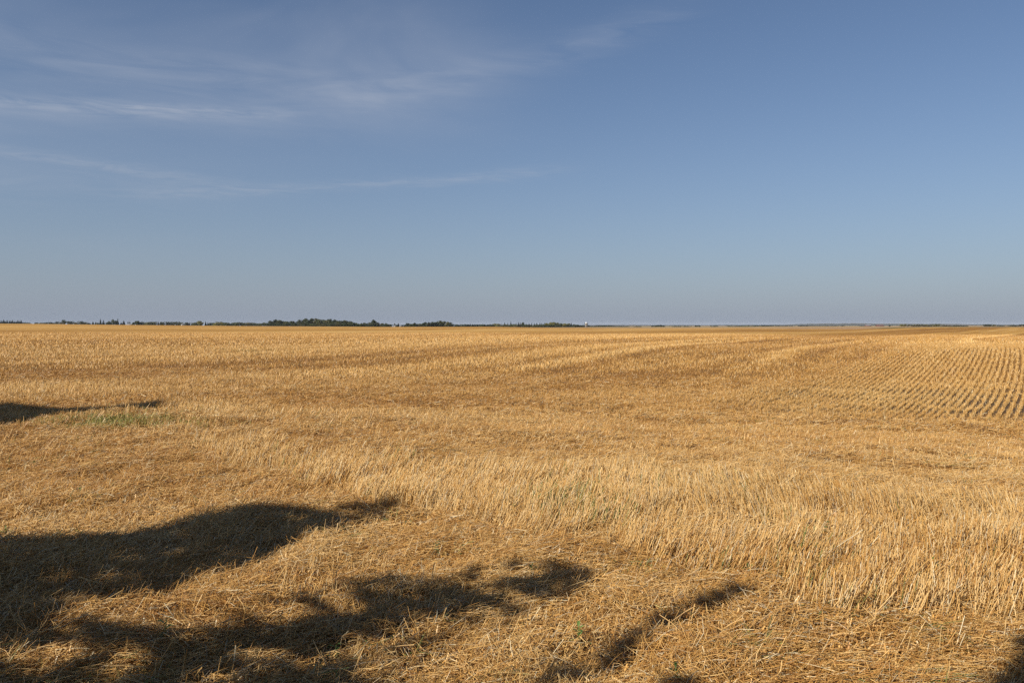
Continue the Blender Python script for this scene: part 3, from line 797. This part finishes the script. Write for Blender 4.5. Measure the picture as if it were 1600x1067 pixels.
# ------------------------------------------------------------------ buildings
def gable_house(name, px, D, wpx, hpx, basey, roof_m, wall_m, label, cat, depth=8.0, roofshare=0.45, nwin=2):
    x = D * (px - 800) / F
    s = D / F
    z = EYE - (basey - HOR) / F * D
    zt = float(terrain(np.array([x]), np.array([D]))[0])
    z = max(z, zt - 0.05)
    w = wpx * s; h = hpx * s; hw = h * (1 - roofshare)
    e = empty(name, (x, D, z)); tag(e, label, cat)
    b = MB(); b.box(-w / 2, w / 2, -depth / 2, depth / 2, zt - z - 0.3, hw)
    # gable ends
    for sx in (-w / 2, w / 2):
        b.quad([(sx, -depth / 2, hw), (sx, depth / 2, hw), (sx, 0, h * 0.985)])
    link('wall', b.mesh('house_wall'), wall_m, e)
    r = MB(); o = 0.35; t = 0.18
    for sg in (-1, 1):
        y0 = sg * (depth / 2 + o); zz = hw - o * (h - hw) / (depth / 2) + 0.02
        p = [(-w / 2 - o, y0, zz), (w / 2 + o, y0, zz), (w / 2 + o, 0, h + 0.02), (-w / 2 - o, 0, h + 0.02)]
        q = [(a, c, d + t) for a, c, d in p]
        r.quad(p); r.quad(q); r.quad([p[0], p[1], q[1], q[0]]); r.quad([p[1], p[2], q[2], q[1]]); r.quad([p[3], p[0], q[0], q[3]])
    link('roof', r.mesh('house_roof'), roof_m, e)
    for i in range(nwin):
        wx = -w / 2 + w * (i + 0.5) / nwin + (0.0 if nwin > 1 else w * 0.18)
        m = MB(); m.box(wx - 0.55, wx + 0.55, -depth / 2 - 0.05, -depth / 2 + 0.02, hw * 0.35, hw * 0.35 + min(1.3, hw * 0.45))
        link('window', m.mesh('house_window'), M_GLASS, e)
    return e


def build_silo():
    D = 1250.0; px = 915.9; s = D / F
    x = D * (px - 800) / F; z = float(terrain(np.array([x]), np.array([D]))[0])
    h = EYE + (HOR - 504.7) / F * D - z; r = 1.55 * s
    e = empty('farm_silo', (x, D, z))
    tag(e, 'tall pale grey farm silo with white domed cap and dark tubes added along its sides', 'silo')
    n = 24
    m = MB(); m.tube([(0, 0, -0.5), (0, 0, h)], [r, r], n); link('shell', m.mesh('silo_shell'), M_CONC, e)
    d = MB(); prof = [(r * 1.04, h), (r * 1.04, h + 0.25)] + [(r * 1.02 * math.cos(a), h + 0.25 + r * 0.62 * math.sin(a)) for a in np.linspace(0.1, 1.5, 6)]
    d.tube([(0, 0, p[1]) for p in prof], [p[0] for p in prof], n); link('dome_cap', d.mesh('silo_dome'), M_ROOFWHITE, e)
    for k in range(7):
        zz = h * (k + 1) / 8.0
        q = MB(); q.tube([(0, 0, zz), (0, 0, zz + 0.12)], [r + 0.05, r + 0.05], n); link('hoop', q.mesh('silo_hoop'), M_CONC, e)
    for sx, rr, hh in ((-1, 0.5, 1.02), (1, 0.6, 0.99)):  # slim dark tubes added for the dark edge lines; right one stands for shade
        q = MB(); q.tube([(sx * (r + rr + 0.05), -0.4, -0.5), (sx * (r + rr + 0.05), -0.4, h * hh)], [rr * s, rr * s], 10); link('edge_tube', q.mesh('silo_edge_tube'), M_DARK, e)
    lad = MB()
    for k in range(int(h / 0.9)): lad.box(-0.35, 0.35, -r - 0.26, -r - 0.2, 0.9 * k + 0.3, 0.9 * k + 0.38)
    lad.box(-0.4, -0.35, -r - 0.27, -r - 0.19, 0, h); lad.box(0.35, 0.4, -r - 0.27, -r - 0.19, 0, h)
    link('ladder', lad.mesh('silo_ladder'), M_DARK, e)


def build_hills():
    """low wooded rise on the far horizon, right of the wood"""
    az = np.radians(np.linspace(-6, 42, 700)); col = 800 + F * np.tan(az)
    d = np.array([8200, 8800, 9400, 10000, 10600, 11400.])
    prof = np.array([0.0, 0.55, 0.9, 1.0, 0.9, 0.4])
    topy = np.interp(col, [700, 900, 960, 1060, 1150, 1230, 1262, 1300, 1380, 1440, 1500, 1560, 1700, 2000], [510, 508.2, 507.4, 507.8, 507.6, 507.2, 505.8, 505.2, 505.6, 505.9, 506.4, 507, 507.2, 507])
    topy = topy + 0.8 * (fbm(col / 17, col * 0, 201, 3) - 0.5)
    V = []; C = []
    for i, (dd, p) in enumerate(zip(d, prof)):
        x = dd * np.tan(az); y = np.full_like(x, dd)
        zt = terrain(x, y) - 8
        top = EYE + (HOR - topy) / F * 10000.0
        z = zt + (top - zt) * p + 5 * (fbm(x / 90, y / 90, 207 + i) - 0.5) * p
        V.append(np.stack([x, y, z], 1))
        k = (0.7 + 0.6 * fbm(x / 260, y / 200, 211))[:, None]
        wood = sstep(0.42, 0.52, fbm(x / 700, y / 500, 215, 2))[:, None]
        C.append((np.array([0.07, 0.06, 0.04]) * (1 - wood) + np.array([0.022, 0.03, 0.018]) * wood) * k)
    n = len(az); v = np.concatenate(V); c = np.concatenate(C)
    i = np.arange(len(d) - 1)[:, None] * n; j = np.arange(n - 1)[None]
    q = np.stack([i + j, i + j + 1, i + n + j + 1, i + n + j], -1).reshape(-1, 4)
    me = np_mesh('hill_land', v, q.ravel(), np.full(len(q), 4, np.int32), c)
    o = link('hills', me, col_mat('hill_woods', 0.9, 0.05))
    tag(o, 'low blue wooded hills along the far horizon', 'hills', kind='structure')


# ------------------------------------------------------------------ sun and the trees that shade the foreground
SUN_AZ = math.radians(-130)      # bearing of the sun from the view axis, clockwise
SUN_EL = math.radians(35)
CO = 1 / math.tan(SUN_EL)
UX, UY = -math.sin(SUN_AZ) * CO, -math.cos(SUN_AZ) * CO      # shadow offset per metre of height

S_MAIN = [(-500, 880), (0, 850), (60, 843), (95, 846), (150, 837), (215, 834), (260, 823), (330, 809), (370, 801), (410, 791), (440, 790), (480, 797), (520, 802), (545, 800), (540, 815), (545, 830), (500, 838),
          (480, 852), (430, 872), (400, 885), (350, 905), (300, 922), (240, 940), (170, 965), (120, 985), (60, 1010), (0, 1045), (-200, 1150), (-500, 1300)]
S_TIP = [(520, 802), (560, 793), (600, 788), (640, 790), (625, 803), (590, 816), (555, 822), (530, 825)]
S_TWO = [(300, 1010), (420, 985), (500, 978), (590, 962), (612, 942), (690, 928), (720, 912), (780, 920), (812, 935), (790, 955), (720, 965), (690, 985), (620, 990), (560, 1003), (480, 1010), (400, 1030), (300, 1050)]
S_TWOB = [(560, 925), (640, 905), (700, 902), (790, 917), (860, 903), (930, 903), (950, 920), (900, 935), (840, 940), (760, 925), (680, 925), (610, 940)]
S_DAPPLE = [(-300, 1150), (0, 1040), (170, 965), (300, 1000), (420, 985), (560, 1003), (620, 1010), (560, 1067), (520, 1150), (0, 1300)]
S_THREE = [(830, 1090), (855, 1063), (905, 1038), (955, 1010), (992, 985), (1045, 964), (1120, 943), (1180, 930), (1192, 940), (1130, 956), (1062, 976), (1014, 1001), (970, 1028), (925, 1056), (885, 1090)]
S_WIDE = [(300, 970), (470, 940), (600, 905), (760, 890), (940, 888), (965, 925), (880, 950), (820, 965), (700, 1000), (640, 1030), (600, 1100), (200, 1100)]
S_TWIG = [(1010, 1090), (1050, 1050), (1100, 1040), (1150, 1052), (1110, 1062), (1080, 1090)]
S_FOUR = [(1550, 1085), (1562, 1045), (1585, 1022), (1620, 1008), (1700, 1020), (1720, 1100)]
S_FAR = [(-120, 624), (0, 625), (50, 629), (110, 633), (180, 632), (225, 626), (250, 624), (262, 629), (240, 636), (150, 637), (95, 640), (70, 648), (30, 658), (0, 662), (-120, 668)]


def leaves_for(poly, lai, zlo, zhi, size, clump=0.0, seed=1, soft=0.3, grain=0.20):
    """leaf positions in the crown whose shade falls on that patch of ground"""
    P = np.array(poly, float)
    pts = []
    g = np.array([ground_at(a, b) for a, b in poly]); x0, y0 = g.min(0); x1, y1 = g.max(0)
    n = int(lai * (x1 - x0) * (y1 - y0) / (size * size * 1.1))
    rr = np.random.default_rng(seed)
    gx = rr.uniform(x0, x1, n); gy = rr.uniform(y0, y1, n)
    wob = soft * (fbm(gx / 0.30, gy / 0.30, 301 + seed, 3) - 0.5)
    px, py, d = project(gx + wob, gy + wob * .6, 0 * gx)
    k = inpoly(px, py, poly)
    if clump: k &= fbm(gx / grain, gy / (0.8 * grain), 303 + seed, 3) > clump
    gx, gy = gx[k], gy[k]
    z = rr.uniform(zlo, zhi, len(gx)) + 0.3
    return np.stack([gx - UX * z, gy - UY * z, z], 1)


def leaf_mesh(name, P, size, hue, seed):
    n = len(P); rr = np.random.default_rng(seed)
    nrm = rr.normal(size=(n, 3)); nrm /= np.linalg.norm(nrm, axis=1, keepdims=True)
    u, w = basis(nrm); s = (size * rr.uniform(0.6, 1.2, n))[:, None]
    V = np.stack([P - u * s * .7, P - w * s * 0.45, P + u * s * .7, P + w * s * 0.45], 1).reshape(-1, 3)
    c = np.repeat(np.array(hue)[None] * rr.uniform(0.6, 1.4, (n, 1)), 4, axis=0)
    return np_mesh(name, V, np.arange(4 * n), np.full(n, 4, np.int32), c)


def shade_tree(name, base, clouds, label, extra=None, seed=1, hue=(0.05, 0.075, 0.02)):
    bx, by = base
    e = empty(name, (bx, by, 0)); tag(e, label, 'tree', 'roadside trees shading the foreground')
    P = np.concatenate(clouds + ([extra] if extra is not None else []))
    P = P - np.array([bx, by, 0])
    link('crown', leaf_mesh('shade_leaves', P, 0.10, hue, seed), M_LEAF, e)
    c = P.mean(0); rnd = random.Random(seed)
    t = MB(); top = (c[0] * .45, c[1] * .45, c[2] * 0.9)
    t.tube([(0, 0, -0.3), (0.05, 0, 1.2), (c[0] * .12, c[1] * .12, c[2] * .5), top], [0.19, 0.15, 0.11, 0.05], 10); link('trunk', t.mesh('shade_trunk'), M_BARK, e)
    b = MB()
    idx = [rnd.randrange(len(P)) for _ in range(46)]
    for i in idx:
        q = Vector(P[i]); h0 = rnd.uniform(0.45, 0.85)
        st = Vector((c[0] * .12 + (top[0] - c[0] * .12) * (h0 - .45) / .4, c[1] * .12 + (top[1] - c[1] * .12) * (h0 - .45) / .4, c[2] * (0.5 + 0.4 * (h0 - .45) / .4)))
        mid = st.lerp(q, 0.5) + Vector((0, 0, 0.15))
        b.tube([st, mid, q], [0.03, 0.016, 0.004], 5)
    link('limbs', b.mesh('shade_limbs'), M_BARK, e)
    return e


def ball(c, r, n, seed):
    rr = np.random.default_rng(seed)
    d = rr.normal(size=(n, 3)); d /= np.linalg.norm(d, axis=1, keepdims=True)
    return np.array(c)[None] + d * (np.array(r)[None] * rr.random((n, 1)) ** 0.4)


def build_shade():
    # unseen rest of the roadside row, added to hide bright sky behind the photographer
    spots = [(-15.5, -6.5, 8.2, 3.0), (-10.5, -7.5, 8.6, 3.0), (-5.4, -7.0, 8.2, 2.8), (-0.6, -7.6, 8.6, 2.8), (4.2, -7.2, 8.0, 2.7), (9.0, -7.8, 8.8, 2.9)]
    words = ['first', 'second', 'third', 'fourth', 'fifth', 'sixth']
    for i, (tx, ty, hh, rad) in enumerate(spots):
        cl = ball((tx, ty, hh * 0.52), (rad, rad * 0.8, hh * 0.46), 5200, 40 + i)
        shade_tree('broadleaf_tree', (tx, ty), [cl], '%s tall tree from left in the unseen row behind the camera' % words[i], None, 50 + i)
    shade_tree('broadleaf_tree', (-9.6, -0.6), [leaves_for(S_MAIN, 11, 5.0, 7.2, 0.09, 0.27, 1, 0.42, 0.22), leaves_for(S_MAIN, 1.6, 5.0, 7.2, 0.09, 0.50, 21, 1.3, 0.13), leaves_for(S_TIP, 6, 6.8, 7.8, 0.1, 0.36, 2)],
               'roadside tree behind the left foreground whose crown shades the straw', ball((-10.5, -1.2, 4.2), (2.6, 2.6, 1.6), 5000, 8), 11)
    shade_tree('broadleaf_tree', (-5.6, -1.6), [leaves_for(S_TWO, 5, 3.0, 4.2, 0.08, 0.41, 3, 0.4), leaves_for(S_TWO, 1.6, 2.8, 4.0, 0.07, 0.50, 22, 1.1, 0.12), leaves_for(S_THREE, 1.2, 2.8, 3.4, 0.07, 0.47, 23, 0.8, 0.12), leaves_for(S_TWOB, 3.2, 3.2, 4.2, 0.08, 0.47, 4), leaves_for(S_WIDE, 2.0, 3.0, 4.4, 0.08, 0.49, 14), leaves_for(S_DAPPLE, 6, 3.0, 4.6, 0.08, 0.465, 5, 0.4),
               leaves_for(S_THREE, 2.4, 2.9, 3.4, 0.08, 0.22, 6, 0.12, 0.15), leaves_for(S_TWIG, 2.4, 3.1, 3.6, 0.08, 0.47, 15)],
               'roadside tree behind the camera casting broken bough shadows', ball((-6.3, -1.8, 4.4), (1.6, 1.2, 1.0), 2500, 9), 12)
    shade_tree('broadleaf_tree', (-2.6, -1.2), [leaves_for(S_FOUR, 6, 3.2, 4.0, 0.08, 0.38, 7)],
               'roadside sapling behind the camera shading the lower right corner', None, 13)
    shade_tree('broadleaf_tree', (-17.2, 9.6), [leaves_for(S_FAR, 12, 4.6, 6.6, 0.1, 0.0, 8)],
               'roadside tree left of the frame casting the long thin shadow', ball((-17.5, 9.4, 4.0), (1.6, 1.6, 1.2), 2500, 10), 14)


# ------------------------------------------------------------------ sky, sun, haze, camera
SKY_STRENGTH = 0.054
SUN_POWER = 5.0
EXPOSURE = 0.52
HAZE = 3.2e-5


def build_world():
    w = bpy.data.worlds.new('World'); SC.world = w; w.use_nodes = True
    nt = w.node_tree; N = nt.nodes; Lk = nt.links
    bg = N['Background']
    sky = N.new('ShaderNodeTexSky'); sky.sky_type = 'NISHITA'; sky.sun_disc = False
    sky.sun_elevation = SUN_EL; sky.sun_rotation = SUN_AZ % (2 * math.pi)
    sky.altitude = 300; sky.air_density = 1.0; sky.dust_density = 0.35; sky.ozone_density = 4.2

    def math_(op, a, b=None, c=None, clamp=False):
        n = N.new('ShaderNodeMath'); n.operation = op; n.use_clamp = clamp
        for i, v in enumerate((a, b, c)):
            if v is None: continue
            if isinstance(v, (int, float)): n.inputs[i].default_value = v
            else: Lk.new(v, n.inputs[i])
        return n.outputs[0]

    tc = N.new('ShaderNodeTexCoord'); sp = N.new('ShaderNodeSeparateXYZ'); Lk.new(tc.outputs['Generated'], sp.inputs[0])
    X, Y, Z = sp.outputs
    az = math_('MULTIPLY', math_('ARCTAN2', X, Y), 57.2958)
    el = math_('MULTIPLY', math_('ARCSINE', Z), 57.2958)

    def noise(sx, sy, detail, seed, dist=0.6):
        c = N.new('ShaderNodeCombineXYZ'); Lk.new(math_('MULTIPLY', az, sx), c.inputs[0]); Lk.new(math_('MULTIPLY', el, sy), c.inputs[1]); c.inputs[2].default_value = seed
        n = N.new('ShaderNodeTexNoise'); n.inputs['Scale'].default_value = 1.0; n.inputs['Detail'].default_value = detail; n.inputs['Roughness'].default_value = 0.6; n.inputs['Distortion'].default_value = dist
        Lk.new(c.outputs[0], n.inputs['Vector'])
        return n.outputs['Fac']

    def window(v, a, b, c, d):
        m1 = N.new('ShaderNodeMapRange'); m1.interpolation_type = 'SMOOTHSTEP'; m1.inputs[1].default_value = a; m1.inputs[2].default_value = b; Lk.new(v, m1.inputs[0])
        m2 = N.new('ShaderNodeMapRange'); m2.interpolation_type = 'SMOOTHSTEP'; m2.inputs[1].default_value = c; m2.inputs[2].default_value = d; m2.inputs[3].default_value = 1; m2.inputs[4].default_value = 0; Lk.new(v, m2.inputs[0])
        return math_('MULTIPLY', m1.outputs[0], m2.outputs[0])

    warp = math_('MULTIPLY', math_('SUBTRACT', noise(0.09, 0.3, 2, 3.1), 0.5), 2.2)
    fine = noise(0.30, 2.6, 9, 7.7, 1.3)
    wisp = noise(0.13, 1.0, 9, 15.2, 0.9)
    broad = noise(0.045, 0.13, 4, 21.5, 0.5)

    def streak(e0, slope, width, a0, a1, a2, a3, amp, tex):
        c = math_('ADD', math_('MULTIPLY', az, slope), e0)
        dd = math_('DIVIDE', math_('ADD', math_('SUBTRACT', el, c), math_('MULTIPLY', warp, 0.35)), width)
        g = math_('POWER', 2.718, math_('MULTIPLY', math_('MULTIPLY', dd, dd), -1.0))
        t = N.new('ShaderNodeMapRange'); t.inputs[1].default_value = 0.32; t.inputs[2].default_value = 0.68; Lk.new(tex, t.inputs[0])
        return math_('MULTIPLY', math_('MULTIPLY', math_('MULTIPLY', g, window(az, a0, a1, a2, a3)), t.outputs[0]), amp)

    parts = [
        streak(14.9, 0.055, 0.36, -60, -34, -20, -13, 0.54, fine),      # bright narrow streak upper left
        streak(14.6, 0.05, 0.9, -60, -40, -22, -6, 0.26, wisp),
        streak(8.0, -0.071, 0.40, -60, -38, -24, -16, 0.46, fine),
        streak(9.6, 0.03, 1.3, -60, -40, -26, -12, 0.30, wisp),
        streak(10.6, 0.09, 0.36, -30, -21, -2, 7, 0.44, fine),          # long faint streak rising to the right
        streak(18.0, 0.226, 1.1, -20, -6, 6, 16, 0.27, wisp),           # veil rising to the top
        streak(16.4, 0.013, 1.3, -60, -34, -14, 0, 0.30, wisp),
        streak(21.0, 0.02, 4.5, -60, -36, -14, 2, 0.20, broad),
        streak(17.0, 0.08, 3.6, -60, -34, -10, 6, 0.50, broad),
        streak(5.0, 0.0, 1.2, -60, -34, -22, -14, 0.10, wisp),
    ]
    # cirrus continues over the part of the sky that is not in view
    other = N.new('ShaderNodeMapRange'); other.inputs[1].default_value = 0.5; other.inputs[2].default_value = 0.8; other.inputs[4].default_value = 0.35
    Lk.new(wisp, other.inputs[0])
    back = math_('MULTIPLY', other.outputs[0], math_('MULTIPLY', window(el, 2, 12, 60, 85), math_('SUBTRACT', 1.0, window(az, -60, -45, 45, 60))))
    tot = back
    for p in parts: tot = math_('ADD', tot, p)
    tot = math_('MINIMUM', math_('MULTIPLY', tot, 0.62), 0.8)
    mix = N.new('ShaderNodeMix'); mix.data_type = 'RGBA'
    Lk.new(tot, mix.inputs['Factor']); 
    tint = N.new('ShaderNodeVectorMath'); tint.operation = 'MULTIPLY'; Lk.new(sky.outputs[0], tint.inputs[0]); tint.inputs[1].default_value = (1.10, 1.08, 1.10)
    Lk.new(tint.outputs[0], mix.inputs['A'])
    mix.inputs['B'].default_value = (6.6, 7.0, 7.9, 1)
    # grey-blue horizon haze mixed into the sky colour, fading with height
    low = math_('POWER', 2.718, math_('MULTIPLY', math_('MAXIMUM', el, 0.0), -1.0 / 8.5))
    mix2 = N.new('ShaderNodeMix'); mix2.data_type = 'RGBA'
    Lk.new(math_('MULTIPLY', low, 0.93), mix2.inputs['Factor']); Lk.new(mix.outputs['Result'], mix2.inputs['A']); mix2.inputs['B'].default_value = (3.42, 4.05, 5.28, 1)
    Lk.new(mix2.outputs['Result'], bg.inputs['Color'])
    bg.inputs['Strength'].default_value = SKY_STRENGTH


def build_light_and_camera():
    l = bpy.data.lights.new('sun', 'SUN'); l.energy = SUN_POWER; l.angle = math.radians(0.53); l.color = (1.0, 0.93, 0.82)
    o = bpy.data.objects.new('sun', l); COL.objects.link(o)
    d = Vector((math.sin(SUN_AZ) * math.cos(SUN_EL), math.cos(SUN_AZ) * math.cos(SUN_EL), math.sin(SUN_EL)))
    o.rotation_euler = d.to_track_quat('Z', 'Y').to_euler(); o.location = (-30, -30, 40)
    c = bpy.data.cameras.new('camera'); c.sensor_width = 36; c.lens = 36 * F / 1600; c.clip_start = 0.05; c.clip_end = 40000
    co = bpy.data.objects.new('camera', c); COL.objects.link(co)
    co.location = (0, 0, EYE); co.rotation_euler = (math.pi / 2 - PITCH, 0, 0)
    SC.camera = co


def build_haze():
    m = bpy.data.materials.new('haze_air'); m.use_nodes = True
    nt = m.node_tree; nt.nodes.remove(nt.nodes['Principled BSDF'])
    v = nt.nodes.new('ShaderNodeVolumePrincipled'); v.inputs['Color'].default_value = (0.80, 0.86, 0.95, 1); v.inputs['Density'].default_value = HAZE
    nt.links.new(v.outputs[0], nt.nodes['Material Output'].inputs['Volume'])
    b = MB(); b.box(-13500, 13500, -13500, 13500, LOWEST - 1.0, HIGHEST + 1.5)
    o = link('haze', b.mesh('haze_box'), m)
    tag(o, 'thin pale haze filling the air over the fields', 'haze', kind='stuff')


SC.view_settings.view_transform = 'Standard'; SC.view_settings.look = 'None'
SC.view_settings.exposure = EXPOSURE; SC.view_settings.gamma = 1
SC.render.engine = 'CYCLES'
SC.cycles.max_bounces = 5; SC.cycles.diffuse_bounces = 3; SC.cycles.glossy_bounces = 2; SC.cycles.transmission_bounces = 3; SC.cycles.volume_bounces = 0
SC.cycles.transparent_max_bounces = 4
SC.cycles.use_denoising = False
SC.cycles.denoiser = 'OPENIMAGEDENOISE'; SC.cycles.denoising_input_passes = 'RGB_ALBEDO_NORMAL'; SC.cycles.denoising_prefilter = 'ACCURATE'

build_world()
build_light_and_camera()
build_ground()
joined('straw_litter', litter_parts() + chaff_parts(), M_STRAW, 'loose golden straw and chaff lying over the cut field', 'straw')
joined('standing_stubble', standing_parts(), M_STRAW, 'pale standing stubble left uncut in a band across the foreground', 'stubble')
joined('stubble_rows', row_parts(), M_STRAW, 'drilled rows of cut stubble running away on the right', 'stubble')
joined('field_stubble', far_parts(), M_STRAW, 'short golden stubble covering the rest of the field to the skyline', 'stubble')
joined('green_grass', grass_patch(), M_WEED, 'patch of fresh green grass below the thin left shadow', 'grass')
weed(903, 1000, 0.12, 7, (0.11, 0.17, 0.04), 'bright green weed with broad leaves in sunlit straw between bough shadows')
weed(915, 1056, 0.07, 6, (0.09, 0.15, 0.04), 'small green weed in the dark bough shadow at the bottom edge')
weed(680, 866, 0.10, 6, (0.12, 0.16, 0.06), 'pale green weed above the middle bough shadow')
weed(748, 868, 0.06, 5, (0.09, 0.15, 0.03), 'small dark green weed just below the standing stubble edge')
weed(830, 903, 0.09, 9, (0.09, 0.12, 0.04), 'bushy dull green weed at the tip of the middle bough shadow')
weed(258, 1012, 0.13, 6, (0.10, 0.15, 0.04), 'dark green weed among the dappled shade at lower left')
weed(524, 1025, 0.09, 6, (0.08, 0.13, 0.03), 'low green weed right of the dappled shade at bottom')
weed(125, 778, 0.09, 7, (0.10, 0.16, 0.03), 'lone green weed in sunlit straw above the big left shadow')
weed(8, 842, 0.12, 7, (0.14, 0.19, 0.04), 'yellow-green weed on the left frame edge above the shadow')
weed(1055, 1058, 0.10, 8, (0.07, 0.12, 0.03), 'dark green weed at the bottom edge right of the long bough shadow')
weed(945, 812, 0.14, 7, (0.09, 0.13, 0.03), 'green weed growing inside the standing stubble at centre')
weed(1168, 897, 0.10, 7, (0.10, 0.15, 0.03), 'green weed at the lower edge of the standing stubble right of centre')
weed(1287, 835, 0.13, 6, (0.09, 0.13, 0.03), 'green weed inside the tall stubble on the right')
weed(1460, 890, 0.12, 7, (0.10, 0.14, 0.03), 'green weed low in the stubble near the right frame edge')
build_hills()
build_trees()
gable_house('white_shed', 203, 1420, 9.0, 2.0, 507.9, M_ROOFGREY, M_PALE, 'long low white farm shed under dark spruces at the left', 'shed', 10, 0.5, 4)
gable_house('white_house', 285.6, 1250, 2.2, 2.6, 509.3, M_ROOFGREY, M_WHITE, 'small white house alone in front of the low tree line', 'house', 7, 0.35, 1)
gable_house('white_building', 617.0, 1020, 2.3, 2.6, 511.6, M_ROOFGREY, M_WHITE, 'small square white building in front of two dark spruces', 'building', 6, 0.25, 1)
gable_house('pale_house', 626.0, 1180, 2.4, 2.2, 510.8, M_ROOFGREY, M_PALE, 'pale house half hidden behind bushes right of the square white building', 'house', 7, 0.4, 1)
gable_house('grey_barn', 1356, 2500, 8, 1.8, 509.2, M_ROOFGREY, M_WALLRED, 'long barn with a pale grey roof beside the red-roofed barn', 'barn', 14, 0.6, 3)
gable_house('red_barn', 1374.5, 2450, 10, 2.6, 509.8, M_ROOFRED, M_WALLRED, 'wide barn with a dull red roof on the far right farmland', 'barn', 16, 0.65, 3)
build_silo()
build_shade()
bpy.context.view_layer.update()
HIGHEST = max((o.matrix_world @ Vector(c)).z for o in COL.objects if o.type == 'MESH' for c in o.bound_box)
LOWEST = min((o.matrix_world @ Vector(c)).z for o in COL.objects if o.type == 'MESH' for c in o.bound_box)
print('LEVELS', LOWEST, HIGHEST)
build_haze()
